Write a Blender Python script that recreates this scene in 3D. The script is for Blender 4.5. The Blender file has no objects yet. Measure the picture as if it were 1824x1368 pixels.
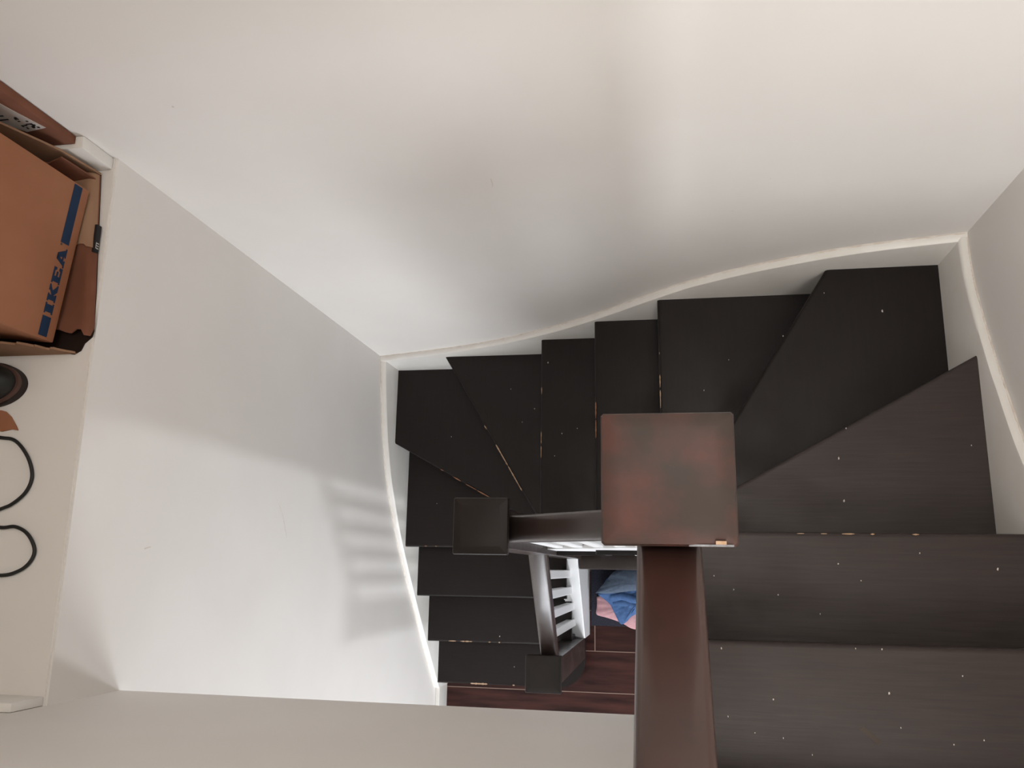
import bpy, bmesh, math, random
from mathutils import Vector, Matrix
random.seed(7)
SC = bpy.context.scene
COL = SC.collection
ZO = 4.02                      # lower hall floor is z = 0; plan measurements below are taken from eye level
V = Vector

# ------------------------------------------------------------------ camera
cam_d = bpy.data.cameras.new('camera'); cam = bpy.data.objects.new('camera', cam_d); COL.objects.link(cam)
Rm = Matrix(((0.9838046, 0.0226935, 0.1778019), (0.016729, 0.9759984, -0.2171344), (-0.1784619, 0.2165923, 0.959812)))
cam.matrix_world = Matrix.Translation((0, 0, ZO)) @ Rm.to_4x4()
cam_d.sensor_fit = 'HORIZONTAL'; cam_d.sensor_width = 36; cam_d.lens = 29.1907; cam_d.clip_start = 0.02
SC.camera = cam

# ------------------------------------------------------------------ world, lights, exposure
w = bpy.data.worlds.new('world'); SC.world = w; w.use_nodes = True
w.node_tree.nodes['Background'].inputs[0].default_value = (0.75, 0.85, 1, 1)
w.node_tree.nodes['Background'].inputs[1].default_value = 0.6
SC.view_settings.view_transform = 'Standard'; SC.view_settings.look = 'None'
SC.view_settings.gamma = 1; SC.view_settings.use_curve_mapping = False
SC.view_settings.exposure = 0.0

def area(name, loc, target, sx, sy, power, col):
    d = bpy.data.lights.new(name, 'AREA'); d.shape = 'RECTANGLE'; d.size = sx; d.size_y = sy; d.energy = power; d.color = col
    o = bpy.data.objects.new(name, d); COL.objects.link(o); o.location = V(loc) + V((0, 0, ZO))
    o.rotation_euler = (V(target) - V(loc)).to_track_quat('-Z', 'Y').to_euler()
    return o
# daylight through the three windows of the house that serve this stairwell, and two added overhead fills
area('upstairs_window_light', (0.30, -2.70, -0.20), (0.30, 0.8, -0.75), 0.46, 1.05, 37.0, (0.89, 0.95, 1.0))
area('hall_side_window_light', (2.50, -1.05, -3.45), (-1.05, 0.1, -2.6), 0.20, 0.6, 32.0, (0.90, 0.945, 1.0))
area('hall_front_window_light', (-0.30, -2.10, -2.95), (-0.9, 0.0, -2.7), 1.4, 1.2, 66.0, (0.90, 0.945, 1.0))
area('landing_fill_light', (0.33, -1.45, 1.12), (0.33, -1.45, 0), 0.5, 0.9, 26.0, (1.0, 0.96, 0.92))  # added ambient fill, no known source overhead
area('stairwell_fill_light', (-0.10, 0.36, 1.12), (-0.10, 0.36, 0), 0.9, 0.45, 13.0, (1.0, 0.94, 0.88))  # added fill standing in for light bounced round the stairwell

# ------------------------------------------------------------------ materials
def mat(name, base, rough=0.6, spec=0.5, noise=None, bump=0, grain=None, coat=0, scale=6, mix2=None):
    m = bpy.data.materials.new(name); m.use_nodes = True
    nt = m.node_tree; b = nt.nodes['Principled BSDF']
    b.inputs['Base Color'].default_value = (*base, 1); b.inputs['Roughness'].default_value = rough
    b.inputs['Specular IOR Level'].default_value = spec
    if coat: b.inputs['Coat Weight'].default_value = coat; b.inputs['Coat Roughness'].default_value = 0.2
    tc = nt.nodes.new('ShaderNodeTexCoord'); mp = nt.nodes.new('ShaderNodeMapping')
    nt.links.new(tc.outputs['Object'], mp.inputs['Vector'])
    if grain: mp.inputs['Scale'].default_value = grain
    n = nt.nodes.new('ShaderNodeTexNoise'); n.inputs['Scale'].default_value = scale; n.inputs['Detail'].default_value = 6
    nt.links.new(mp.outputs['Vector'], n.inputs['Vector'])
    if mix2:
        r = nt.nodes.new('ShaderNodeValToRGB'); nt.links.new(n.outputs['Fac'], r.inputs['Fac'])
        lo, hi = noise or (0.35, 0.65)
        r.color_ramp.elements[0].position = lo; r.color_ramp.elements[1].position = hi
        r.color_ramp.elements[0].color = (*base, 1); r.color_ramp.elements[1].color = (*mix2, 1)
        nt.links.new(r.outputs['Color'], b.inputs['Base Color'])
    if name.startswith('dark_stain'):
        n2 = nt.nodes.new('ShaderNodeTexNoise'); n2.inputs['Scale'].default_value = 7; n2.inputs['Detail'].default_value = 8; n2.inputs['Roughness'].default_value = 0.65
        mr = nt.nodes.new('ShaderNodeMapRange'); mr.inputs[1].default_value = 0.3; mr.inputs[2].default_value = 0.7; mr.inputs[3].default_value = rough - 0.07; mr.inputs[4].default_value = rough + 0.13
        nt.links.new(tc.outputs['Object'], n2.inputs['Vector']); nt.links.new(n2.outputs['Fac'], mr.inputs[0]); nt.links.new(mr.outputs[0], b.inputs['Roughness'])
    if bump:
        bp = nt.nodes.new('ShaderNodeBump'); bp.inputs['Strength'].default_value = bump; bp.inputs['Distance'].default_value = 0.002
        nt.links.new(n.outputs['Fac'], bp.inputs['Height']); nt.links.new(bp.outputs['Normal'], b.inputs['Normal'])
    return m
M = {}
M['wall'] = mat('wall_paint', (0.81, 0.776, 0.738), 0.55, 0.3, bump=0.15, scale=3.5, mix2=(0.785, 0.748, 0.710))
M['trim'] = mat('white_gloss_paint', (0.80, 0.775, 0.735), 0.35, 0.5, bump=0.12, scale=14, mix2=(0.77, 0.74, 0.69))
M['caulk'] = mat('aged_caulk', (0.62, 0.55, 0.48), 0.8, 0.2, scale=40, mix2=(0.74, 0.69, 0.62))
M['white'] = mat('white_satin_paint', (0.83, 0.83, 0.83), 0.4, 0.5, bump=0.05, scale=10)
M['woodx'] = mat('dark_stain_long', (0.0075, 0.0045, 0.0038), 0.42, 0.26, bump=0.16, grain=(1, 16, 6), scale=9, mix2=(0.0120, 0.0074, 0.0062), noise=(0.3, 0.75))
M['woodlit'] = mat('dark_stain_lit', (0.021, 0.0135, 0.0112), 0.44, 0.42, bump=0.16, grain=(1, 16, 6), scale=9, mix2=(0.034, 0.0225, 0.0195), noise=(0.3, 0.75))  # same stain as the lower treads, lightened for the light on it
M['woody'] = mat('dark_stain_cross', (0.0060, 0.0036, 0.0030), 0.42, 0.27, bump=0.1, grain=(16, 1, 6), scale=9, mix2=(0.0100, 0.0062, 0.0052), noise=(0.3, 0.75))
M['rail'] = mat('dark_stain_rail', (0.036, 0.0245, 0.0205), 0.36, 0.5, bump=0.05, scale=5, mix2=(0.050, 0.030, 0.025), noise=(0.4, 0.75), coat=0.3)
M['railred'] = mat('red_rail', (0.050, 0.025, 0.020), 0.36, 0.5, bump=0.05, scale=5, mix2=(0.085, 0.034, 0.027), noise=(0.4, 0.7), coat=0.2)  # redder and lighter than the other rails
M['cap'] = mat('dark_stain_cap', (0.040, 0.028, 0.0225), 0.5, 0.3, bump=0.05, scale=17, mix2=(0.088, 0.034, 0.026), noise=(0.48, 0.74))
M['capdark'] = mat('dark_stain_cap_unworn', (0.0125, 0.0085, 0.0068), 0.45, 0.28, bump=0.05, scale=11, mix2=(0.018, 0.0125, 0.010))
M['worn'] = mat('bare_worn_wood', (0.42, 0.26, 0.15), 0.8, 0.2, scale=120, mix2=(0.55, 0.40, 0.28))
M['wornred'] = mat('bare_worn_red_wood', (0.30, 0.13, 0.075), 0.8, 0.2, scale=120, mix2=(0.36, 0.20, 0.12))
M['speck'] = mat('paint_speck', (0.62, 0.57, 0.52), 0.8, 0.2)
M['chipglint'] = mat('chipped_edge_glint', (0.30, 0.31, 0.33), 0.4, 0.5, scale=90, mix2=(0.12, 0.12, 0.13))  # bare edge with its blue-white reflection painted into the colour
M['smear'] = mat('dull_smear', (0.085, 0.068, 0.058), 0.8, 0.2)
M['plank'] = mat('red_brown_laminate', (0.019, 0.0066, 0.0058), 0.3, 0.18, bump=0.03, grain=(1, 9, 1), scale=4, mix2=(0.075, 0.026, 0.020), noise=(0.35, 0.75))
M['jointglint'] = mat('laminate_joint_glint', (0.36, 0.25, 0.20), 0.6, 0.3)  # lighter than the planks to paint in the groove highlights
M['card'] = mat('brown_cardboard', (0.34, 0.145, 0.076), 0.8, 0.2, bump=0.08, scale=9, mix2=(0.31, 0.128, 0.066))
M['cardshadow'] = mat('shadowed_cardboard', (0.022, 0.013, 0.010), 0.9, 0.1)  # cardboard darkened to paint in the carton's shadowed inside
M['cardpale'] = mat('pale_cardboard', (0.33, 0.20, 0.125), 0.85, 0.2, bump=0.1, scale=12, mix2=(0.29, 0.165, 0.10))
M['carddark'] = mat('red_brown_cardboard', (0.205, 0.083, 0.050), 0.85, 0.2, bump=0.1, scale=12, mix2=(0.16, 0.065, 0.037))
M['blue'] = mat('blue_print', (0.013, 0.030, 0.068), 0.7, 0.2)
M['paper'] = mat('white_paper_label', (0.55, 0.50, 0.46), 0.7, 0.2)
M['ink'] = mat('black_ink', (0.012, 0.012, 0.014), 0.6, 0.3)
M['rubber'] = mat('black_rubber', (0.012, 0.012, 0.011), 0.5, 0.4)
M['shoe'] = mat('black_leather', (0.014, 0.015, 0.014), 0.45, 0.4, bump=0.15, scale=60)
M['sole'] = mat('brown_welt', (0.09, 0.045, 0.036), 0.55, 0.4)
M['soledark'] = mat('dark_sole', (0.020, 0.012, 0.011), 0.6, 0.3)
M['denim'] = mat('blue_cloth', (0.085, 0.16, 0.33), 0.9, 0.1, bump=0.3, scale=70, mix2=(0.065, 0.125, 0.27))
M['greyblue'] = mat('grey_blue_cloth', (0.11, 0.14, 0.19), 0.9, 0.1, bump=0.3, scale=90, mix2=(0.09, 0.115, 0.16))
M['pink'] = mat('pink_cloth', (0.62, 0.36, 0.37), 0.9, 0.1, bump=0.3, scale=60, mix2=(0.56, 0.31, 0.33))
M['mat'] = mat('dark_navy_mat', (0.013, 0.013, 0.022), 0.7, 0.3, bump=0.4, scale=180, mix2=(0.028, 0.028, 0.045))
M['slab'] = mat('landing_boards', (0.018, 0.014, 0.012), 0.4, 0.5, grain=(1, 14, 1), bump=0.2)
M['frame'] = mat('window_frame_paint', (0.8, 0.8, 0.8), 0.4)
M['fillpanel'] = mat('fill_panel', (0.8, 0.78, 0.74), 0.5)  # for the added fill panels on the ceiling
gl = bpy.data.materials.new('window_glass'); gl.use_nodes = True
gb = gl.node_tree.nodes['Principled BSDF']; gb.inputs['Transmission Weight'].default_value = 1; gb.inputs['Roughness'].default_value = 0.02; gb.inputs['IOR'].default_value = 1.1
M['glass'] = gl

# ------------------------------------------------------------------ helpers
def link(name, me, m, parent=None, origin=(0, 0, 0), smooth=False):
    me.materials.append(M[m] if isinstance(m, str) else m)
    if smooth:
        for p in me.polygons: p.use_smooth = True
    o = bpy.data.objects.new(name, me); COL.objects.link(o)
    if parent: o.parent = parent
    else: o.location = V(origin) + V((0, 0, ZO))
    return o
def org(o):                    # plan coordinates of the top-level object that carries this one
    while o.parent: o = o.parent
    return o.location - V((0, 0, ZO))
def done(name, bm, m, parent=None, origin=(0, 0, 0), smooth=False, angle=None):
    bmesh.ops.recalc_face_normals(bm, faces=bm.faces)
    off = org(parent) if parent else V(origin)
    if off.length: bmesh.ops.translate(bm, verts=bm.verts, vec=-off)
    me = bpy.data.meshes.new(name); bm.to_mesh(me); bm.free()
    o = link(name, me, m, parent, origin, smooth)
    if angle is not None:
        for p in me.polygons: p.use_smooth = True
        me.set_sharp_from_angle(angle=math.radians(angle))
    return o
def box(bm, x0, x1, y0, y1, z0, z1):
    v = [bm.verts.new((x, y, z)) for z in (z0, z1) for x, y in ((x0, y0), (x1, y0), (x1, y1), (x0, y1))]
    for f in ((3, 2, 1, 0), (4, 5, 6, 7), (0, 1, 5, 4), (1, 2, 6, 5), (2, 3, 7, 6), (3, 0, 4, 7)): bm.faces.new([v[i] for i in f])
    return v
def boxo(name, b, m, parent=None, bev=0, origin=(0, 0, 0), seg=2):
    bm = bmesh.new(); box(bm, *b)
    if bev: bmesh.ops.bevel(bm, geom=list(bm.edges), offset=bev, segments=seg, profile=0.6, affect='EDGES')
    return done(name, bm, m, parent, origin, angle=40 if bev else None)
def prism(bm, pts, axis, a, b):
    """extrude a polygon; axis says which coordinate runs from a to b, pts are the other two in x,y,z order"""
    def P(p, t): return {'x': (t, p[0], p[1]), 'y': (p[0], t, p[1]), 'z': (p[0], p[1], t)}[axis]
    A = [bm.verts.new(P(p, a)) for p in pts]; B = [bm.verts.new(P(p, b)) for p in pts]
    n = len(pts)
    bm.faces.new(A); bm.faces.new(B[::-1])
    for i in range(n): bm.faces.new((A[i], B[i], B[(i + 1) % n], A[(i + 1) % n]))
    return A, B
def sweep(bm, secs, close=True):
    rows = [[bm.verts.new(p) for p in s] for s in secs]; n = len(rows[0])
    for r0, r1 in zip(rows, rows[1:]):
        for i in range(n): bm.faces.new((r0[i], r0[(i + 1) % n], r1[(i + 1) % n], r1[i]))
    if close: bm.faces.new(rows[0][::-1]); bm.faces.new(rows[-1])
    return rows
def catmull(pts, n):
    P = [V(p) for p in pts]; P = [P[0] * 2 - P[1]] + P + [P[-1] * 2 - P[-2]]; out = []
    for i in range(1, len(P) - 2):
        for k in range(n):
            t = k / n; a, b, c, d = P[i - 1:i + 3]
            out.append(0.5 * ((2 * b) + (c - a) * t + (2 * a - 5 * b + 4 * c - d) * t * t + (3 * b - a - 3 * c + d) * t ** 3))
    out.append(P[-2]); return out
def tube(bm, pts, r, n=10):
    secs = []
    for i, p in enumerate(pts):
        t = (pts[min(i + 1, len(pts) - 1)] - pts[max(i - 1, 0)]).normalized()
        s = t.cross(V((0, 0, 1))).normalized(); u = s.cross(t)
        secs.append([p + (s * math.cos(2 * math.pi * k / n) + u * math.sin(2 * math.pi * k / n)) * r for k in range(n)])
    sweep(bm, secs)
def tag(o, label, cat=None, group=None, kind=None):
    o['label'] = label
    if cat: o['category'] = cat
    if group: o['group'] = group
    if kind: o['kind'] = kind
    return o
def thing(name, loc, label, cat, kind=None):
    o = bpy.data.objects.new(name, None); COL.objects.link(o); o.location = V(loc) + V((0, 0, ZO)); o.empty_display_size = 0.1
    bpy.context.view_layer.update()
    return tag(o, label, cat, kind=kind)

# ------------------------------------------------------------------ plan measurements (metres, eye level = 0)
R_, G_ = 0.19, 0.1958
TZ = {c: -1.5494 - R_ * i for i, c in enumerate('0ABCDEFGHIJKLM')}
XL, XR, YB = -1.0274, 0.6858, 0.7597           # faces of the wall strings
WL, WR, WB, WF = -1.05, 0.705, 0.78, -0.243    # wall faces
XD, XG, XC, YH, YI, YBW, YA = -0.0084, -0.7863, 0.4176, 0.4681, 0.0797, 0.4783, 0.0804
LEDGE, SOFF, FLOOR, TOP = -1.34, -1.54, -4.02, 1.18
N1, N2, N3 = (0.003, 0.082), (-0.388, 0.088), (-0.406, -0.337)

# ------------------------------------------------------------------ setting
def wall(name, pts, axis, a, b, label, m='wall'):
    bm = bmesh.new(); prism(bm, pts, axis, a, b)
    return tag(done(name, bm, m), label, 'wall' if 'wall' in name else name.split('_')[0], kind='structure')
wall('wall_back', [(-2.3, FLOOR), (2.7, FLOOR), (2.7, TOP), (-2.3, TOP)], 'y', WB, WB + 0.12, 'tall off-white painted wall rising behind the curved stair string')
wall('wall_left', [(-2.3, FLOOR), (WB, FLOOR), (WB, LEDGE - 0.1), (-2.3, LEDGE - 0.1)], 'x', WL - 0.12, WL, 'white stairwell wall below the ledge with striped baluster shadows')
wall('wall_right', [(-3.4, SOFF - 0.2), (-0.45, SOFF - 0.2), (0.02, -2.25), (0.02, FLOOR), (WB, FLOOR), (WB, TOP), (-3.4, TOP)], 'x', WR, WR + 0.10, 'off-white wall at the right beside the upper winder treads')
# front wall: L shaped in plan, it turns the corner into the landing passage
wall('wall_front', [(-2.3, WF), (-2.3, WF - 0.1), (-0.15, WF - 0.1), (-0.15, -3.4), (-0.045, -3.4), (-0.045, WF)], 'z', SOFF, TOP, 'grey-white wall at the bottom, its lower edge overhanging the stairwell')
wall('wall_alcove', [(WF, LEDGE - 0.1), (WB, LEDGE - 0.1), (WB, TOP), (WF, TOP)], 'x', -2.32, -2.22, 'end wall of the storage alcove past the boxes')
wall('wall_passage', [(-0.05, LEDGE), (WR, LEDGE), (WR, -0.85), (0.55, -0.85), (0.55, 0.25), (0.05, 0.25), (0.05, -0.85), (-0.05, -0.85)], 'y', -2.9, -2.8, 'end wall of the upstairs passage below the window')
wall('wall_passage.001', [(-0.05, 0.25), (WR, 0.25), (WR, TOP), (-0.05, TOP)], 'y', -2.9, -2.8, 'end wall of the upstairs passage above the window')
wall('wall_hall', [(-2.3, FLOOR), (WB, FLOOR), (WB, SOFF), (-2.3, SOFF)], 'x', 2.62, 2.72, 'far side wall of the lower hall with a low window')
wall('wall_hall.001', [(-1.17, FLOOR), (2.7, FLOOR), (2.7, SOFF), (-1.17, SOFF)], 'y', -2.3, -2.2, 'front wall of the lower hall beneath the landing')
wall('ceiling_upper', [(-2.3, -3.5), (WR + 0.1, -3.5), (WR + 0.1, WB), (-2.3, WB)], 'z', TOP, TOP + 0.1, 'white ceiling above the stairwell')
wall('ceiling_hall', [(WL - 0.12, -2.3), (2.7, -2.3), (2.7, -0.33), (0.70, -0.33), (0.70, -0.34), (-0.06, -0.34), (-0.06, WF - .06), (WL - 0.12, WF - .06)], 'z', SOFF, SOFF + 0.02, 'white ceiling of the lower hall')
wall('ceiling_hall.001', [(WR + 0.1, -0.33), (2.7, -0.33), (2.7, WB), (WR + 0.1, WB)], 'z', SOFF, SOFF + 0.02, 'white ceiling of the lower hall beside the stairs')
# ledge (boxed-in storage shelf level with the landing)
bm = bmesh.new(); box(bm, -2.3, WL, WF, WB, LEDGE - 0.1, LEDGE)
bmesh.ops.bevel(bm, geom=[e for e in bm.edges if all(abs(v.co.x - WL) < 1e-4 and v.co.z > LEDGE - 0.01 for v in e.verts)], offset=0.004, segments=2, affect='EDGES')
tag(done('floor_ledge', bm, 'wall'), 'white-painted storage ledge at the left holding cardboard boxes', 'ledge', kind='structure')
wall('floor_landing', [(-0.03, -3.4), (WR, -3.4), (WR, -0.372), (-0.03, -0.372)], 'z', SOFF + 0.025, -1.3594, 'dark boarded landing at the head of the stairs', 'slab')

# small scuffs on the paint
wb, wl = bpy.data.objects['wall_back'], bpy.data.objects['wall_left']
for x, z, r in ((-0.832, -1.185, .0022), (0.162, -1.766, .0013), (0.225, -1.617, .0009), (-0.56, -2.30, .0010)):
    bm = bmesh.new(); prism(bm, [(x + r * math.cos(a) * random.uniform(.7, 1.2), z + r * math.sin(a)) for a in [k * math.pi / 3 for k in range(6)]], 'y', WB - .0004, WB); done('scuff_mark', bm, 'caulk', wb)
bm = bmesh.new(); prism(bm, [(-0.335, -1.535), (-0.3365, -1.56), (-0.342, -1.578), (-0.3382, -1.56), (-0.3365, -1.535)], 'y', WB - .0004, WB); done('scuff_mark', bm, 'caulk', wb)
bm = bmesh.new(); prism(bm, [(0.182, -2.141), (0.139, -2.186), (0.074, -2.226), (0.139, -2.1885)], 'x', WL, WL + .0004); done('scuff_mark', bm, 'caulk', wl)
bm = bmesh.new(); prism(bm, [(0.026, -1.571), (0.031, -1.592), (0.033, -1.590), (0.029, -1.571)], 'x', WL, WL + .0004); done('scuff_mark', bm, 'caulk', wl)

# window frames (out of view, they carry the daylight)
def window(name, axis, at, a0, a1, z0, z1, label):
    t = thing(name, {'x': (at, (a0 + a1) / 2, z0), 'y': ((a0 + a1) / 2, at, z0)}[axis], label, 'window', 'structure')
    def bb(a, b, c, d, dep): return (at - dep, at + dep, a, b, c, d) if axis == 'x' else (a, b, at - dep, at + dep, c, d)
    for a, b, c, d in ((a0 - .04, a0, z0 - .04, z1 + .04), (a1, a1 + .04, z0 - .04, z1 + .04), (a0, a1, z0 - .04, z0), (a0, a1, z1, z1 + .04)):
        boxo('window_frame', bb(a, b, c, d, 0.03), 'frame', t)
    boxo('pane', bb(a0, a1, z0, z1, 0.003), 'glass', t)
window('window_1', 'y', -2.84, 0.05, 0.55, -0.85, 0.25, 'upstairs window at the end of the passage')
window('window_2', 'x', 2.58, -1.30, -0.80, -3.85, -3.05, 'low window in the side wall of the lower hall')
window('window_3', 'y', -2.17, -1.02, 0.42, -3.65, -2.35, 'window in the front wall of the lower hall')
def ceiling_fill(x, y, hx, hy, label):  # unseen fixture added to go with an overhead fill light
    t = thing('ceiling_fill', (x, y, TOP - 0.05), label, 'lamp')  # added unseen fill fixture, not a known ceiling lamp
    boxo('fill_base', (x - .06, x + .06, y - .06, y + .06, TOP - 0.03, TOP), 'frame', t)
    boxo('fill_panel', (x - hx, x + hx, y - hy, y + hy, TOP - 0.05, TOP - 0.03), 'fillpanel', t, bev=0.006)
ceiling_fill(0.33, -1.45, .26, .46, 'added flat fill-light panel above the landing passage')
ceiling_fill(-0.10, 0.36, .46, .235, 'added flat fill-light panel above the stairwell')

# lower hall floor of laminate planks
fl = boxo('floor', (WL - 0.1, 2.7, -2.3, WB, FLOOR - 0.08, FLOOR - 0.0012), 'jointglint')
tag(fl, 'red-brown laminate plank floor of the hall below', 'floor', kind='structure')
PW, PL = 0.1815, 1.22
pm = None
y = -0.5475 - 9 * PW; row = 0
while y < WB - 0.02:
    x = WL + 0.002 - {8: .18, 9: .25, 10: .503}.get(row, (row * 0.43) % PL)
    while x < 2.62:
        x0, x1 = max(x, WL + 0.002), min(x + PL - 0.003, 2.62)
        if x1 - x0 > 0.05:
            full = abs(x1 - x0 - PL + 0.003) < 1e-4 and y + PW < WB
            if full and pm:
                o = bpy.data.objects.new('plank', pm); COL.objects.link(o); o.parent = fl; o.location = (x0, y, FLOOR)
            else:
                bm = bmesh.new(); box(bm, 0, x1 - x0 - .001, 0.002, min(PW, WB - y) - 0.002, -0.0012, 0)
                me = bpy.data.meshes.new('plank'); bmesh.ops.recalc_face_normals(bm, faces=bm.faces); bm.to_mesh(me); bm.free()
                me.materials.append(M['plank'])
                if full: pm = me
                o = bpy.data.objects.new('plank', me); COL.objects.link(o); o.parent = fl; o.location = (x0, y, FLOOR)
        x += PL
    y += PW; row += 1

# baseboards
def baseboard(name, b, label):
    return tag(boxo(name, b, 'trim', bev=0.005), label, 'baseboard', kind='structure')
baseboard('baseboard_back', (-2.2, WL - 0.006, WB - 0.026, WB, LEDGE, -1.250), 'short white baseboard end on the ledge behind the boxes')
baseboard('baseboard_front', (-2.2, WL - 0.004, WF, WF + 0.016, LEDGE, -1.265), 'short white baseboard end on the ledge at the bottom left')
baseboard('baseboard_left', (WL, WL + 0.020, -2.2, -0.532, FLOOR, FLOOR + 0.14), 'white baseboard in the lower hall at the foot of the stairs')

# ------------------------------------------------------------------ staircase
ST = thing('staircase', (0, 0, FLOOR), 'dark brown double-winder staircase with white strings turning down through the stairwell', 'staircase')
def line_x(p, q, y): return p[0] + (q[0] - p[0]) * (y - p[1]) / (q[1] - p[1])
LB = ((0.169, 0.194), (XR, YBW)); LC = ((0.187, 0.392), (XC, YB))
LG = ((-0.45, 0.198), (XG, YB)); LH = ((-0.651, 0.262), (XL, YH))
def ly(l, x): return l[0][1] + (l[1][1] - l[0][1]) * (x - l[0][0]) / (l[1][0] - l[0][0])
iB, iC, iG, iH = (0.046, ly(LB, 0.046)), (line_x(*LC, 0.127), 0.127), (line_x(*LG, 0.133), 0.133), (-0.432, ly(LH, -0.432))
THK = 0.032
def push(p, q, d):             # move edge p-q sideways (to its right) by d, for the part tucked under the step above
    e = V((q[0] - p[0], q[1] - p[1])).normalized(); n = V((e.y, -e.x)) * d
    return (p[0] + n.x, p[1] + n.y), (q[0] + n.x, q[1] + n.y)
E_ = 0.004
xl, xr, yb = XL - E_, XR + E_, YB + E_
treads = {   # corner list with the two front-edge corners first
 '0': [(-0.03, YA - G_), (xr, YA - G_), (xr, YA - 2 * G_ - 0.085), (-0.03, YA - 2 * G_ - 0.085)],
 'A': [(-0.03, YA), (xr, YA), (xr, YA - G_ - 0.03), (-0.03, YA - G_ - 0.03)],
 'B': [iB, (xr, ly(LB, xr)), (xr, YA - 0.035), (-0.03, YA - 0.035)],
 'C': [iC, (line_x(*LC, yb), yb), (xr, yb), (xr, YBW - 0.03), (0.05, iB[1] - 0.03)],
 'D': [(XD, 0.045), (XD, yb), (XC + 0.03, yb), (iC[0] + 0.05, iC[1])],
 'E': [(XD - G_, 0.045), (XD - G_, yb), (XD + 0.03, yb), (XD + 0.03, 0.045)],
 'F': [(XD - 2 * G_, 0.045), (XD - 2 * G_, yb), (XD - G_ + 0.03, yb), (XD - G_ + 0.03, 0.045)],
 'G': [iG, (line_x(*LG, yb), yb), (XD - 2 * G_ + 0.03, yb), (XD - 2 * G_ + 0.03, 0.10)],
 'H': [iH, (xl, ly(LH, xl)), (xl, yb), (XG + 0.035, yb), (iG[0] + 0.035, iG[1])],
 'I': [(-0.42, YI), (xl, YI), (xl, YH + 0.035), (-0.40, iH[1] + 0.01)],
 'J': [(-0.40, YI - G_), (xl, YI - G_), (xl, YI + 0.03), (-0.40, YI + 0.03)],
 'K': [(-0.40, YI - 2 * G_), (xl, YI - 2 * G_), (xl, YI - G_ + 0.03), (-0.40, YI - G_ + 0.03)],
}
# bottom step with a rounded bullnose end wrapping the newel
yl = YI - 3 * G_
arc = [(-0.478 + 0.118 * math.cos(a), yl + 0.118 + 0.118 * math.sin(a)) for a in [math.radians(-90 + 9 * k) for k in range(11)]]
treads['L'] = arc[:1] + [(xl, yl), (xl, YI - 2 * G_ + 0.03), (-0.36, YI - 2 * G_ + 0.03)] + arc[:0:-1]
def ccw(p): return sum(p[i - 1][0] * p[i][1] - p[i][0] * p[i - 1][1] for i in range(len(p))) > 0
TREAD = {}
for c, pts in treads.items():
    bm = bmesh.new(); z = TZ[c]
    A, B = prism(bm, pts, 'z', z - THK, z)
    def edge(a, b): return [e for e in bm.edges if set(e.verts) == {a, b}]
    fr = edge(A[0], A[1]) + edge(B[0], B[1])
    if c == 'L':
        n = len(pts)
        for i in range(3, n): fr += edge(A[i], A[(i + 1) % n]) + edge(B[i], B[(i + 1) % n])
    bmesh.ops.bevel(bm, geom=fr, offset=0.009, segments=4, profile=0.5, affect='EDGES')
    TREAD[c] = done('tread', bm, 'woodlit' if c in '0AB' else 'woodx' if c in 'IJKL' else 'woody', ST, angle=35)  # upper treads take the lit copy of the stain
# risers under each nosing
NOSE = 0.020
def riser(p, q, ztop, zbot, inner):
    e = V((q[0] - p[0], q[1] - p[1])).normalized(); n = V((e.y, -e.x))
    if n.dot(V(inner) - V(p)) < 0: n = -n
    a = [V(p) + n * NOSE, V(q) + n * NOSE, V(q) + n * (NOSE + .018), V(p) + n * (NOSE + .018)]
    bm = bmesh.new(); prism(bm, [tuple(v) for v in a], 'z', zbot, ztop); done('riser', bm, 'woody', ST)
for c in '0ABCDEFGHIJK':
    p, q = treads[c][0], treads[c][1]; inn = treads[c][2]
    riser(p, q, TZ[c] - THK + 0.002, TZ[c] - R_, inn)
ar = [(-0.478 + 0.098 * math.cos(a), yl + 0.118 + 0.098 * math.sin(a)) for a in [math.radians(-90 + 9 * k) for k in range(11)]]
bm = bmesh.new(); prism(bm, [(xl, yl + 0.02), ] + ar + [(-0.38, -0.3), (xl, -0.3)], 'z', FLOOR, TZ['L'] - THK + .001); done('riser', bm, 'woody', ST)
# landing nosing
bm = bmesh.new(); A, B = prism(bm, [(-0.03, YA - 2 * G_ - 0.055), (XR, YA - 2 * G_ - 0.055), (XR, -0.45), (-0.03, -0.45)], 'z', -1.3594 - THK + 0.002, -1.3594 + 0.002)
bmesh.ops.bevel(bm, geom=[e for e in bm.edges if set(e.verts) in ({A[0], A[1]}, {B[0], B[1]})], offset=0.009, segments=4, affect='EDGES')
done('tread', bm, 'woodlit', ST, angle=35)
riser((-0.03, YA - 2 * G_ - 0.055), (XR, YA - 2 * G_ - 0.055), -1.39, TZ['0'], (0, -0.5))

# wall strings: boards along each wall with a curved rounded top
def string(name, curve, mk, depth, drop, t):
    """curve: (s, z) along the wall; mk(s, d, z): point at distance d out from the wall"""
    pts = catmull([(s, z, 0) for s, z in curve], 5); secs = []
    for p in pts:
        s, z = p.x, p.y
        prof = [(-0.004, z - drop), (-0.004, z), (t * .35, z), (t * .7, z - .0015), (t * .93, z - .005), (t, z - .011), (t, z - drop)]
        secs.append([mk(s, d, zz) for d, zz in prof])
    bm = bmesh.new(); sweep(bm, secs); so = done(name, bm, 'trim', ST, angle=40)
    secs = []                                   # ragged line of old caulk where board meets wall
    for i, p in enumerate(catmull([(s, z, 0) for s, z in curve], 14)):
        s, z = p.x, p.y; j = random.uniform(-.0012, .0014)
        secs.append([mk(s, d, zz) for d, zz in ((-.003, z - .003), (-.003, z + .0035 + j), (.0025 + j, z + .001 + j * .4), (.0035, z - .003))])
    bm = bmesh.new(); sweep(bm, secs); done('caulk_line', bm, 'caulk', so)
    return so
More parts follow.
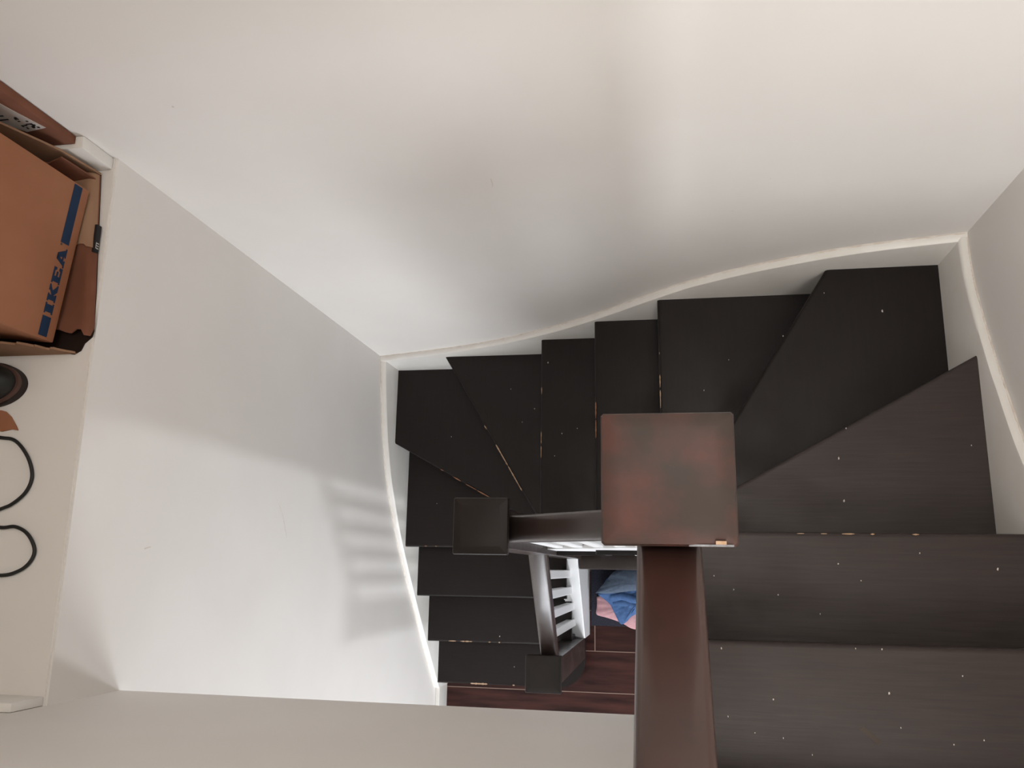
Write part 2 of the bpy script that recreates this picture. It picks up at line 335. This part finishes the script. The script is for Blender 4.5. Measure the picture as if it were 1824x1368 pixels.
CB = [(-1.052, -2.915), (-0.907, -2.872), (-0.727, -2.812), (-0.556, -2.735), (-0.39, -2.632), (-0.279, -2.548), (-0.176, -2.458), (-0.063, -2.346), (0.038, -2.25), (0.098, -2.2), (0.222, -2.122), (0.35, -2.06), (0.451, -2.02), (0.551, -1.993), (0.707, -1.962)]
CL = [(0.782, -2.916), (0.644, -2.938), (0.489, -2.978), (0.356, -3.032), (0.277, -3.08), (0.143, -3.176), (0.026, -3.28), (-0.13, -3.433), (-0.274, -3.58), (-0.39, -3.705), (-0.532, -3.855)]
CR = [(0.782, -1.965), (0.694, -1.957), (0.64, -1.945), (0.566, -1.921), (0.498, -1.895), (0.442, -1.872), (0.395, -1.85), (0.221, -1.76), (0.05, -1.62), (-0.15, -1.42), (-0.32, -1.26)]
string('wall_string', CB, lambda s, d, z: (s, WB - d, z), 0, 0.36, WB - YB)
string('wall_string', [(s, max(z, -3.87)) for s, z in CL], lambda s, d, z: (WL + d, s, max(z, FLOOR + 0.001)), 0, 0.40, XL - WL)
string('wall_string', CR, lambda s, d, z: (WR - d, s, z), 0, 0.36, WR - XR)

# outer strings and panels under the flights
SL = 0.965
def ztop_low(y): return -3.512 - (0.0 - y) * SL
bm = bmesh.new()
ys = [0.046, -0.292]
prism(bm, [(ys[0], ztop_low(ys[0])), (ys[1], ztop_low(ys[1])), (ys[1], FLOOR), (ys[0], FLOOR)], 'x', -0.432, -0.357)
bmesh.ops.bevel(bm, geom=[e for e in bm.edges if all(v.co.z > FLOOR + .1 for v in e.verts) and abs(e.verts[0].co.x - e.verts[1].co.x) < 1e-4 and abs(e.verts[0].co.y - e.verts[1].co.y) > .1], offset=.004, segments=2, affect='EDGES')
sp = done('outer_string', bm, 'white', ST)
def ztop_mid(x): return -2.14 + (x - 0.0) * SL
bm = bmesh.new()
prism(bm, [(-0.345, ztop_mid(-0.345)), (-0.04, ztop_mid(-0.04)), (-0.04, -2.60), (-0.345, -2.77)], 'y', 0.058, 0.096)
done('outer_string', bm, 'white', ST)
up = done('under_panel', (lambda b: (prism(b, [(-0.356, -2.74), (-0.04, -2.57), (0.70, -2.2), (0.70, FLOOR), (-0.356, FLOOR)], 'y', 0.074, 0.094), b)[1])(bmesh.new()), 'woodx', ST)
for x in (-0.262, -0.118, 0.03, 0.2): boxo('panel_batten', (x - .004, x + .004, 0.060, 0.074, -3.49, -2.60 if x > -.2 else -2.72), 'white', up)
boxo('panel_rail', (-0.356, 0.70, 0.003, 0.074, -3.565, -3.495), 'rail', up, bev=0.008)
bm = bmesh.new()
def ztop_up(y): return -1.60 - (y + 0.1) * SL
prism(bm, [(0.036, ztop_up(0.036)), (-0.40, ztop_up(-0.40)), (-0.40, SOFF), (-0.24, -1.80), (0.036, -2.08)], 'x', -0.042, -0.006)
done('outer_string', bm, 'white', ST)

# newel posts with square caps
def newel(c, ztop, zbot, capmat, hw=0.0445):
    o = boxo('newel_post', (c[0] - hw, c[0] + hw, c[1] - hw, c[1] + hw, zbot, ztop - 0.016), 'rail', ST, bev=0.004)
    bm = bmesh.new(); h = 0.06
    rings = [(h - .006, -.022), (h, -.018), (h, -.006), (h - .0015, -.002), (h - .005, -.0005), (h - .017, -.0005 + .0025)]
    secs = [[(c[0] + sx * r, c[1] + sy * r, ztop - .002 + dz) for sx, sy in ((-1, -.96), (-.96, -1), (.96, -1), (1, -.96), (1, .96), (.96, 1), (-.96, 1), (-1, .96))] for r, dz in rings]
    sweep(bm, secs)
    cp = done('newel_cap', bm, capmat, o, angle=20)
    return o, cp
n1, c1 = newel(N1, -0.755, FLOOR, 'cap')
n2, c2 = newel(N2, -1.748, FLOOR, 'capdark')
n3, c3 = newel(N3, -2.840, TZ['L'], 'capdark')
n0, c0 = newel((0.003, -0.44), -0.30, -1.3594, 'capdark')
# chip and knocked edge on the nearest cap, the edge's bright reflection painted in
bm = bmesh.new(); box(bm, 0.043, 0.052, 0.0235, 0.0265, -0.7575, -0.7545); done('paint_wear', bm, 'worn', c1)
bm = bmesh.new(); prism(bm, [(.020, -.7605), (.058, -.7615), (.0585, -.7577), (.045, -.7574), (.030, -.7578)], 'y', .0217, .0235); done('paint_wear', bm, 'chipglint', c1)

# handrails
PROF = [(-.0295, -.040), (-.0295, -.016), (-.0275, -.008), (-.0225, -.003), (-.012, -.0005), (0, 0), (.012, -.0005), (.0225, -.003), (.0275, -.008), (.0295, -.016), (.0295, -.040), (.022, -.048), (-.022, -.048)]
def rail(p, q, m='rail'):
    p, q = V(p), V(q); d = q - p; s = V((d.y, -d.x, 0)).normalized()
    bm = bmesh.new(); sweep(bm, [[e + s * u + V((0, 0, 1)) * v * 1.15 for u, v in PROF] for e in (p, q)])
    return done('handrail', bm, m, ST, angle=50)
rail((0.003, 0.040, -0.800), (0.003, -0.40, -0.800 + 0.44 * 0.97), 'railred')
rail((N2[0] + .042, 0.0855, -1.822), (N1[0] - .042, 0.0855, -1.822 + (N1[0] - N2[0] - .084) * 0.935))
rail((-0.394, N3[1] + .042, -2.895), (-0.394, N2[1] - .042, -2.895 + (N2[1] - N3[1] - .084) * 0.875))

# balusters
def baluster(x, y, z0, z1):
    b = 0.0155
    bm = bmesh.new(); box(bm, x - b, x + b, y - b, y + b, z0, z1)
    bmesh.ops.bevel(bm, geom=list(bm.edges), offset=.0025, segments=1, affect='EDGES'); done('baluster', bm, 'white', ST)
for y in (-0.017, -0.085, -0.153, -0.222):
    baluster(-0.408, y, ztop_low(y) - 0.03, -2.895 + (y - N3[1] - .042) * 0.875 - 0.04)
for x in (-0.305, -0.243, -0.181, -0.119, -0.065):
    baluster(x, 0.0765, ztop_mid(x) - 0.03, -1.822 + (x - N2[0] - .042) * 0.935 - 0.045)
for y in (-0.03, -0.11, -0.19, -0.27, -0.345):
    baluster(-0.004, y, ztop_up(y) - 0.03, -0.800 + (0.04 - y) * 0.97 - 0.045)

# worn nosings and paint specks, kept with the tread they mark
def flakes(c, segs, m, wdt=0.0035):
    bm = bmesh.new(); z = TZ[c]
    for (x0, y0), (x1, y1) in segs:
        a, b = V((x0, y0)), V((x1, y1)); L = (b - a).length; e = (b - a) / L; n = V((-e.y, e.x))
        k = max(2, int(L / .006)); top, bot = [], []
        for i in range(k + 1):
            t = i / k; m0 = a + e * (L * t); s = 0.25 if i in (0, k) else random.uniform(.45, 1.1)
            top.append(m0 + n * wdt * s * .5); bot.append(m0 - n * wdt * s * .5)
        prism(bm, [tuple(v) for v in bot + top[::-1]], 'z', z - .006, z + .0004)
    o = done('paint_wear', bm, m, TREAD[c]); o['kind'] = 'stuff'
yA = YA - .003
flakes('A', [((a, yA), (b, yA)) for a, b in ((.256, .269), (.301, .312), (.340, .363), (.393, .400), (.469, .481))], 'worn')
yK, yL2, yI2 = YI - 2 * G_ + .003, yl + .003, YI + .003
flakes('K', [((a, yK), (b, yK)) for a, b in ((-.934, -.901), (-.881, -.829), (-.758, -.748), (-.714, -.706))], 'worn', .0055)
flakes('L', [((a, yL2), (b, yL2)) for a, b in ((-.875, -.798), (-.684, -.674))], 'worn', .008)
flakes('I', [((a, yI2), (b, yI2)) for a, b in ((-.948, -.938), (-.904, -.897))], 'wornred', .004)
xf, xe, xd = XD - 2 * G_ + .003, XD - G_ + .003, XD + .003
flakes('F', [((xf, a), (xf, b)) for a, b in ((.572, .595), (.405, .444), (.358, .396))], 'worn', .003)
flakes('E', [((xe, a), (xe, b)) for a, b in ((.452, .503), (.392, .447))], 'wornred', .004)
flakes('D', [((xd, a), (xd, b)) for a, b in ((.599, .605), (.503, .539), (.444, .495))], 'worn', .003)
flakes('G', [((-.632, .501), (-.624, .488)), ((-.588, .431), (-.545, .358)), ((-.543, .355), (-.492, .268))], 'worn', .0045)
flakes('H', [((-.842, .367), (-.829, .361)), ((-.79, .338), (-.761, .322)), ((-.74, .310), (-.700, .289)), ((-.695, .286), (-.650, .262))], 'wornred', .0045)
SPK = [(0.546, 0.645, 3, 2.2), (0.381, 0.251, 2, 1.8), (0.386, 0.157, 2, 1.8), (0.305, 0.588, 3, 1), (0.411, 0.698, 3, .8), (0.114, 0.492, 4, 1.1), (0.184, 0.577, 4, .8), (0.655, 0.277, 2, 1), (0.401, 0.318, 2, 1.1), (0.329, 0.02, 1, 1.1), (0.093, -0.007, 1, .9), (0.13, -0.033, 1, .9), (0.614, 0.015, 1, 1.5), (0.214, -0.041, 1, 1), (0.479, 0.042, 1, .9), (0.29, -0.075, 1, .8), (0.369, -0.011, 1, .8), (0.36, -0.192, 0, 1.2), (0.091, -0.129, 0, 1), (0.354, -0.122, 0, 1.1), (0.312, -0.122, 0, .8), (0.098, -0.24, 0, .8), (0.141, -0.264, 0, .8), (0.187, -0.27, 0, .8), (0.374, -0.245, 0, .7), (0.453, -0.267, 0, .8), (0.499, -0.258, 0, .8), (0.476, -0.16, 0, .8), (0.232, -0.294, 0, .8), (0.174, -0.209, 0, .9), (-0.376, 0.679, 6, 1.7), (-0.537, 0.633, 7, 1.1), (-0.45, 0.559, 7, 1.2), (-0.494, 0.511, 7, .9), (-0.305, 0.407, 5, 1.5), (-0.802, 0.492, 8, 1), (-0.327, 0.338, 5, 1), (-0.258, 0.422, 5, .9), (-0.903, 0.251, 9, 1), (-0.709, -0.283, 11, 2), (-0.677, -0.427, 12, 1.4)]
by = {}
for x, y, i, s in SPK: by.setdefault('0ABCDEFGHIJKL'[i], []).append((x, y, s))
for c, L in by.items():
    bm = bmesh.new()
    for x, y, s in L:
        a0 = random.random() * 6; pts = [(x + .0013 * s * random.uniform(.5, 1.2) * math.cos(a0 + k), y + .0019 * s * random.uniform(.6, 1.2) * math.sin(a0 + k)) for k in [j * 2 * math.pi / 6 for j in range(6)]]
        prism(bm, pts, 'z', TZ[c] - .0005, TZ[c] + .0007)
    o = done('paint_speck', bm, 'speck', TREAD[c]); o['kind'] = 'stuff'
bm = bmesh.new(); prism(bm, [(.309, -.250), (.316, -.245), (.343, -.268), (.337, -.274)], 'z', TZ['0'] - .0005, TZ['0'] + .0003); done('scuff_mark', bm, 'smear', TREAD['0'])

# ------------------------------------------------------------------ things on the ledge
Z = LEDGE
def local(o, loc, rz):         # place a thing built round its own base point
    o.location = V(loc) + V((0, 0, ZO)); o.rotation_euler.z = rz
# squashed open carton lying flat, with its back flap standing up against the wall
TC = thing('torn_carton', (-1.2, 0.56, Z), 'squashed torn carton lying under the upright box, its end ripped open', 'carton')
def edge_x(y): return -1.046 - (y - 0.424) * 0.096
def sheet(name, fn, nu, nv, th, m, parent):
    bm = bmesh.new(); g = [[bm.verts.new(fn(i / nu, j / nv)) for j in range(nv + 1)] for i in range(nu + 1)]
    for i in range(nu):
        for j in range(nv): bm.faces.new((g[i][j], g[i + 1][j], g[i + 1][j + 1], g[i][j + 1]))
    bmesh.ops.recalc_face_normals(bm, faces=bm.faces)
    bmesh.ops.solidify(bm, geom=bm.faces[:], thickness=th)
    return done(name, bm, m, parent, angle=35)
rag = [random.uniform(-1, 1) for _ in range(60)]
def top_fn(u, v):
    yend = 0.416 + 0.010 * rag[int(u * 24)] + 0.012 * max(0, .5 - abs(u - .8)) 
    y = yend + (0.740 - yend) * v; e = edge_x(y)
    x = -1.42 + (e + 1.42) * u
    d = e - x                                   # distance from folded edge
    z = Z + 0.006 + 0.0155 * min(1, math.sqrt(max(0, 1 - (1 - min(d, .018) / .018) ** 2)))
    z -= 0.004 * math.sin(v * 7) * min(1, d / .03) * (d < .08)
    return (x, y, z)
def usp(u): return 1 - (1 - u) ** 1.0
bm = bmesh.new()
us = [0, .2, .4, .55, .65, .72, .78, .83, .87, .90, .93, .955, .97, .98, .99, .995, 1]
g = [[bm.verts.new(top_fn(u, j / 12)) for j in range(13)] for u in us]
for i in range(len(us) - 1):
    for j in range(12): bm.faces.new((g[i][j], g[i + 1][j], g[i + 1][j + 1], g[i][j + 1]))
bmesh.ops.recalc_face_normals(bm, faces=bm.faces)
for f in bm.faces:
    if f.normal.z < 0: f.normal_flip()
bmesh.ops.solidify(bm, geom=bm.faces[:], thickness=.003)
done('top_panel', bm, 'carddark', TC, angle=35)
top2 = lambda u, v: (lambda p: (p[0], p[1], p[2] + .0035))(top_fn(u, v))
bm = bmesh.new(); g = [[bm.verts.new(top2(u, .53 + .47 * j / 8)) for j in range(9)] for u in us[5:]]
for i in range(len(us) - 6):
    for j in range(8): bm.faces.new((g[i][j], g[i + 1][j], g[i + 1][j + 1], g[i][j + 1]))
bmesh.ops.recalc_face_normals(bm, faces=bm.faces)
for f in bm.faces:
    if f.normal.z < 0: f.normal_flip()
bmesh.ops.solidify(bm, geom=bm.faces[:], thickness=.002)
done('pale_flap', bm, 'cardpale', TC, angle=35)
low = [(-1.42, .384), (-1.36, .380), (-1.30, .386), (-1.265, .381), (-1.25, .389), (-1.225, .386), (-1.20, .381), (-1.185, .388), (-1.165, .383), (-1.15, .389), (-1.135, .384), (-1.12, .388), (-1.10, .381), (-1.085, .379), (-1.072, .386), (-1.066, .40), (-1.052, .412), (-1.050, .424), (-1.056, .50), (-1.080, .745), (-1.42, .745)]
bm = bmesh.new(); prism(bm, low, 'z', Z, Z + .004); done('bottom_panel', bm, 'cardshadow', TC)  # interior shadow painted into this panel's colour
# ripped end panel, highest at the far side
bm = bmesh.new(); top = [(-1.42, -1.235), (-1.30, -1.243), (-1.24, -1.238), (-1.20, -1.247), (-1.168, -1.253), (-1.15, -1.266), (-1.14, -1.258), (-1.131, -1.270), (-1.125, -1.281), (-1.121, -1.280), (-1.116, -1.302), (-1.112, -1.306), (-1.106, -1.300), (-1.100, -1.301), (-1.096, -1.312), (-1.091, -1.321), (-1.084, -1.330), (-1.080, Z + .001)]
prism(bm, top + [(-1.42, Z + .001)], 'y', .380, .384); done('end_panel', bm, 'cardpale', TC)
bm = bmesh.new(); prism(bm, [(-1.076, Z + .006), (-1.087, -1.235), (-1.103, -1.19), (-1.125, -1.13), (-1.17, -1.04), (-1.42, -1.02), (-1.42, Z + .006)], 'y', .742, .746); done('back_flap', bm, 'cardpale', TC)
bm = bmesh.new(); A, B = prism(bm, [(-1.077, -1.330), (-1.083, -1.262), (-1.086, -1.237), (-1.094, -1.240), (-1.122, -1.248), (-1.15, -1.225), (-1.15, -1.330)], 'y', .727, .7295)
for v in bm.verts: v.co.y += (v.co.x + 1.077) * 0.10 + (v.co.z + 1.33) * .04
done('inner_flap', bm, 'carddark', TC)
tp = boxo('black_label', (-1.066, -1.0603, .577, .633, Z + .004, Z + .017), 'ink', TC, bev=.001)
bm = bmesh.new()
for a, b, c, d in ((.585, .587, .006, .014), (.590, .592, .006, .014), (.595, .597, .006, .014), (.585, .597, .013, .0145)): box(bm, -1.0606, -1.0601, a, b, Z + c, Z + d)
done('label_print', bm, 'paper', tp)

# upright box with printed band: local x out of the printed face, y along it
IK = thing('cardboard_box', (0, 0, 0), 'upright brown cardboard box with a blue lettered band along its foot', 'box')
W_, H_, D_ = 0.304, 0.42, 0.20
boxo('box_body', (-D_, 0, 0, W_, 0, H_), 'card', IK, bev=0.004)
def patch(pts, m, name, off=0.0005):
    bm = bmesh.new()
    for p in (pts if isinstance(pts[0][0], tuple) else [pts]): prism(bm, p, 'x', -.001, off)
    return done(name, bm, m, IK)
za, zb = 0.020, 0.041
def rc(a, b, c, d): return [(a, c), (b, c), (b, d), (a, d)]
patch(rc(.006, .043, za, zb), 'blue', 'blue_band'); patch(rc(.184, W_ - .004, za, zb), 'blue', 'blue_band')
def letter(y0, y1, polys):
    patch([[(y0 + (y1 - y0) * u, za + (zb - za) * v) for u, v in p] for p in polys], 'blue', 'printed_letter')
letter(.048, .068, [[(0, 0), (1, 0), (1, .16), (.86, .16), (.86, .84), (1, .84), (1, 1), (0, 1), (0, .84), (.14, .84), (.14, .16), (0, .16)]])
letter(.071, .104, [[(0, 0), (.44, 0), (.44, .16), (.38, .16), (.38, .84), (.44, .84), (.44, 1), (0, 1), (0, .84), (.08, .84), (.08, .16), (0, .16)],
                    [(.36, .40), (.62, 0), (1, 0), (1, .14), (.93, .16), (.64, .56), (.90, .84), (.97, .86), (.97, 1), (.62, 1), (.62, .86), (.36, .56)]])
letter(.106, .137, [[(0, 0), (1, 0), (1, .36), (.82, .36), (.78, .2), (.44, .2), (.44, .42), (.74, .42), (.74, .60), (.44, .60), (.44, .8), (.78, .8), (.82, .66), (.98, .66), (.98, 1), (0, 1), (0, .84), (.09, .84), (.09, .16), (0, .16)]])
letter(.139, .176, [[(0, 0), (.36, 0), (.36, .15), (.31, .15), (.52, .85), (.62, 1), (.34, 1), (.10, .15), (0, .15)],
                    [(.34, 1), (.66, 1), (.92, .15), (1, .15), (1, 0), (.52, 0), (.52, .15), (.60, .15), (.44, .80)],
                    [(.30, .22), (.64, .22), (.58, .40), (.36, .40)]])
bm = bmesh.new(); prism(bm, [(.1805 + .0022 * math.cos(a), .038 + .0022 * math.sin(a)) for a in [k * math.pi / 5 for k in range(10)]], 'x', -.001, .0005); done('registered_mark', bm, 'smear', IK)
local(IK, (-1.107, 0.393, Z + 0.0325), -math.atan2(.033, .302))

# thin flat box leaning on the wall, resting on the baseboard
FB = thing('flat_box', (-1.3, 0.77, -1.249), 'thin flat brown box with a white paper label, standing against the back wall', 'box')
boxo('box_body', (-1.95, -1.071, 0.7625, 0.7785, -1.249, -0.80), 'carddark', FB, bev=0.0015)
bm = bmesh.new(); prism(bm, [(-1.083, -1.187), (-1.127, -1.195), (-1.142, -1.177), (-1.42, -1.17), (-1.42, -1.03), (-1.117, -1.035), (-1.10, -1.12)], 'y', .7618, .763); lb = done('paper_label', bm, 'paper', FB)
bm = bmesh.new()
for k in range(16):
    x, z = random.uniform(-1.122, -1.096), random.uniform(-1.185, -1.150); box(bm, x, x + random.uniform(.002, .007), .7612, .762, z, z + random.uniform(.002, .006))
for k in range(5): box(bm, -1.20, -1.128, .7612, .762, -1.152 + k * .012, -1.149 + k * .012)
o = done('label_print', bm, 'ink', lb); o['kind'] = 'stuff'

# shoe, toe towards the stairwell
SH = thing('shoe', (-1.32, 0.322, Z), 'dark round-toed shoe with a brown welt beside the torn carton', 'shoe')
def outline(k, s): return 0.043 * s * (1 - max(0, (k - .62) / .38) ** 3.4) ** .5 * (0.86 + .14 * math.cos((k - .68) * 5)) if k < 1 else 0
def shoe_mesh(prof):
    bm = bmesh.new(); secs = []
    for i in range(31):
        k = min(math.sin(i / 30 * math.pi / 2) , .9997); x = -1.45 + .275 * k; w_ = max(outline(k, 1), .0012); secs.append(prof(k, x, w_))
    sweep(bm, secs); return bm
def sole_p(k, x, w_): return [(x, .322 + s * w_ * 1.03, Z + zz) for s, zz in ((-1, .001), (1, .001), (1.02, .010), (1, .017), (-1, .017), (-1.02, .010))]
def welt_p(k, x, w_): return [(x, .322 + s * w_, Z + zz) for s, zz in ((-1, .016), (1, .016), (1, .022), (.95, .025), (-.95, .025), (-1, .022))]
def upper_p(k, x, w_):
    h = .026 + (.075 - .042 * max(0, (k - .35) / .65)) * min(1, w_ / .03) ** .7
    w2 = w_ * .95
    return [(x - .006 * max(0, k - .5) * 2, .322 + w2 * math.cos(a), Z + .022 + (h - .022) * math.sin(a) ** .8) for a in [math.pi * j / 14 for j in range(15)]]
done('sole', shoe_mesh(sole_p), 'soledark', SH, angle=40); done('welt', shoe_mesh(welt_p), 'sole', SH, angle=40); done('upper', shoe_mesh(upper_p), 'shoe', SH, angle=60)
tag(SH.children[2], 'black leather upper')

# torn cardboard scrap
bm = bmesh.new(); A, B = prism(bm, [(-1.181, .236), (-1.186, .244), (-1.20, .262), (-1.213, .272), (-1.222, .2745), (-1.30, .272), (-1.34, .268), (-1.31, .236), (-1.25, .238), (-1.215, .234), (-1.195, .238)], 'z', Z, Z + .003)
for v in bm.verts: v.co.z += .0004
tag(done('cardboard_scrap', bm, 'card', None, (-1.25, .26, Z)), 'torn triangular scrap of orange-brown cardboard beside the shoe', 'cardboard')

# black cable in two loops
loops = [(-1.50, .20), (-1.40, .235), (-1.30, .235), (-1.219, .223), (-1.182, .216), (-1.151, .186), (-1.136, .151), (-1.144, .122), (-1.169, .100), (-1.196, .089), (-1.27, .060), (-1.33, .055), (-1.36, .085), (-1.33, .105), (-1.26, .075), (-1.191, .058), (-1.156, .059), (-1.128, .046), (-1.110, .020), (-1.115, -.002), (-1.137, -.019), (-1.176, -.027), (-1.27, -.02), (-1.40, .01), (-1.55, .0)]
bm = bmesh.new(); tube(bm, catmull([(x, y, Z + .0042 + (.008 if 10 < i < 13 else 0)) for i, (x, y) in enumerate(loops)], 8), .0033, 8)
tag(done('cable', bm, 'rubber', None, (-1.2, .08, Z), smooth=True), 'black cable lying in two loops on the white ledge', 'cable')

# ------------------------------------------------------------------ things on the hall floor
F = FLOOR
tag(boxo('floor_mat', (-0.350, 0.55, -0.252, 0.070, F, F + 0.006), 'mat', bev=.002, origin=(0, 0, F)), 'dark navy mat on the hall floor under the clothes', 'mat')
def cloth(name, rings, m, parent, th=.004, seed=1, wr=.006):
    """rings of outlines from hem to crown: [(points, z)]"""
    rnd = random.Random(seed); bm = bmesh.new(); rows = []
    for k, (pts, z) in enumerate(rings):
        P = catmull([(x, y, 0) for x, y in pts] + [(*pts[0], 0)], 4)[:-1]
        rows.append([bm.verts.new((p.x, p.y, F + z + (wr * math.sin(i * 1.7 + k) * rnd.uniform(.3, 1) if k else 0))) for i, p in enumerate(P)])
    for a, b in zip(rows, rows[1:]):
        n = len(a)
        for i in range(n): bm.faces.new((a[i], a[(i + 1) % n], b[(i + 1) % n], b[i]))
    bm.faces.new(rows[0][::-1]); bm.faces.new(rows[-1])
    return done(name, bm, m, parent, angle=70)
def shrink(pts, f, c): return [(c[0] + (x - c[0]) * f, c[1] + (y - c[1]) * f) for x, y in pts]
pk = [(-.322, -.122), (-.322, -.162), (-.324, -.200), (-.285, -.212), (-.235, -.226), (-.20, -.240), (-.15, -.262), (-.06, -.255), (.02, -.20), (.02, -.10), (-.10, -.08), (-.26, -.10)]
c = (-.14, -.16)
PK = cloth('pink_cloth', [(pk, .0065), (pk, .016), (shrink(pk, .95, c), .022), (shrink(pk, .5, c), .03)], 'pink', None, seed=3, wr=.003)
tag(PK, 'pale pink cloth poking out from under the blue garment', 'cloth')
DG = thing('blue_garment', (-.14, -.1, F), 'crumpled blue garment heaped on the mat in the hall below', 'garment')
bl = [(-.312, -.110), (-.262, -.148), (-.243, -.180), (-.212, -.236), (-.185, -.228), (-.145, -.195), (-.05, -.20), (.04, -.12), (.05, .0), (-.10, .02), (-.25, -.02)]
c = (-.10, -.09)
cloth('fabric', [(bl, .034), (shrink(bl, 1.01, c), .045), (shrink(bl, .92, c), .060), (shrink(bl, .72, c), .075), (shrink(bl, .45, c), .082)], 'denim', DG, seed=5, wr=.007)
for k, (p, q) in enumerate((((-.255, -.118), (-.10, -.125)), ((-.245, -.148), (-.10, -.150)), ((-.235, -.178), (-.15, -.165)))):
    bm = bmesh.new(); a, b = V((*p, F + .068 - k * .010)), V((*q, F + .086 - k * .008))
    pts = catmull([a, a.lerp(b, .35) + V((0, .006, .006)), a.lerp(b, .7) + V((0, -.005, .004)), b], 6); secs = []
    for i, P in enumerate(pts): r = .016 * (1 - .6 * abs(i / (len(pts) - 1) - .5)); secs.append([P + V((0, r * 1.2 * math.cos(t), r * .6 * math.sin(t))) for t in [j * math.pi / 4 for j in range(8)]])
    sweep(bm, secs); done('fold', bm, 'denim', DG, angle=70)
gy = [(-.322, -.103), (-.255, -.103), (-.145, -.088), (-.02, -.075), (.05, .0), (.03, .03), (-.12, .02), (-.225, .002), (-.275, -.05)]
c = (-.13, -.04)
cloth('turned_panel', [(gy, .088), (gy, .093), (shrink(gy, .8, c), .100), (shrink(gy, .4, c), .108)], 'greyblue', DG, seed=9, wr=.002)
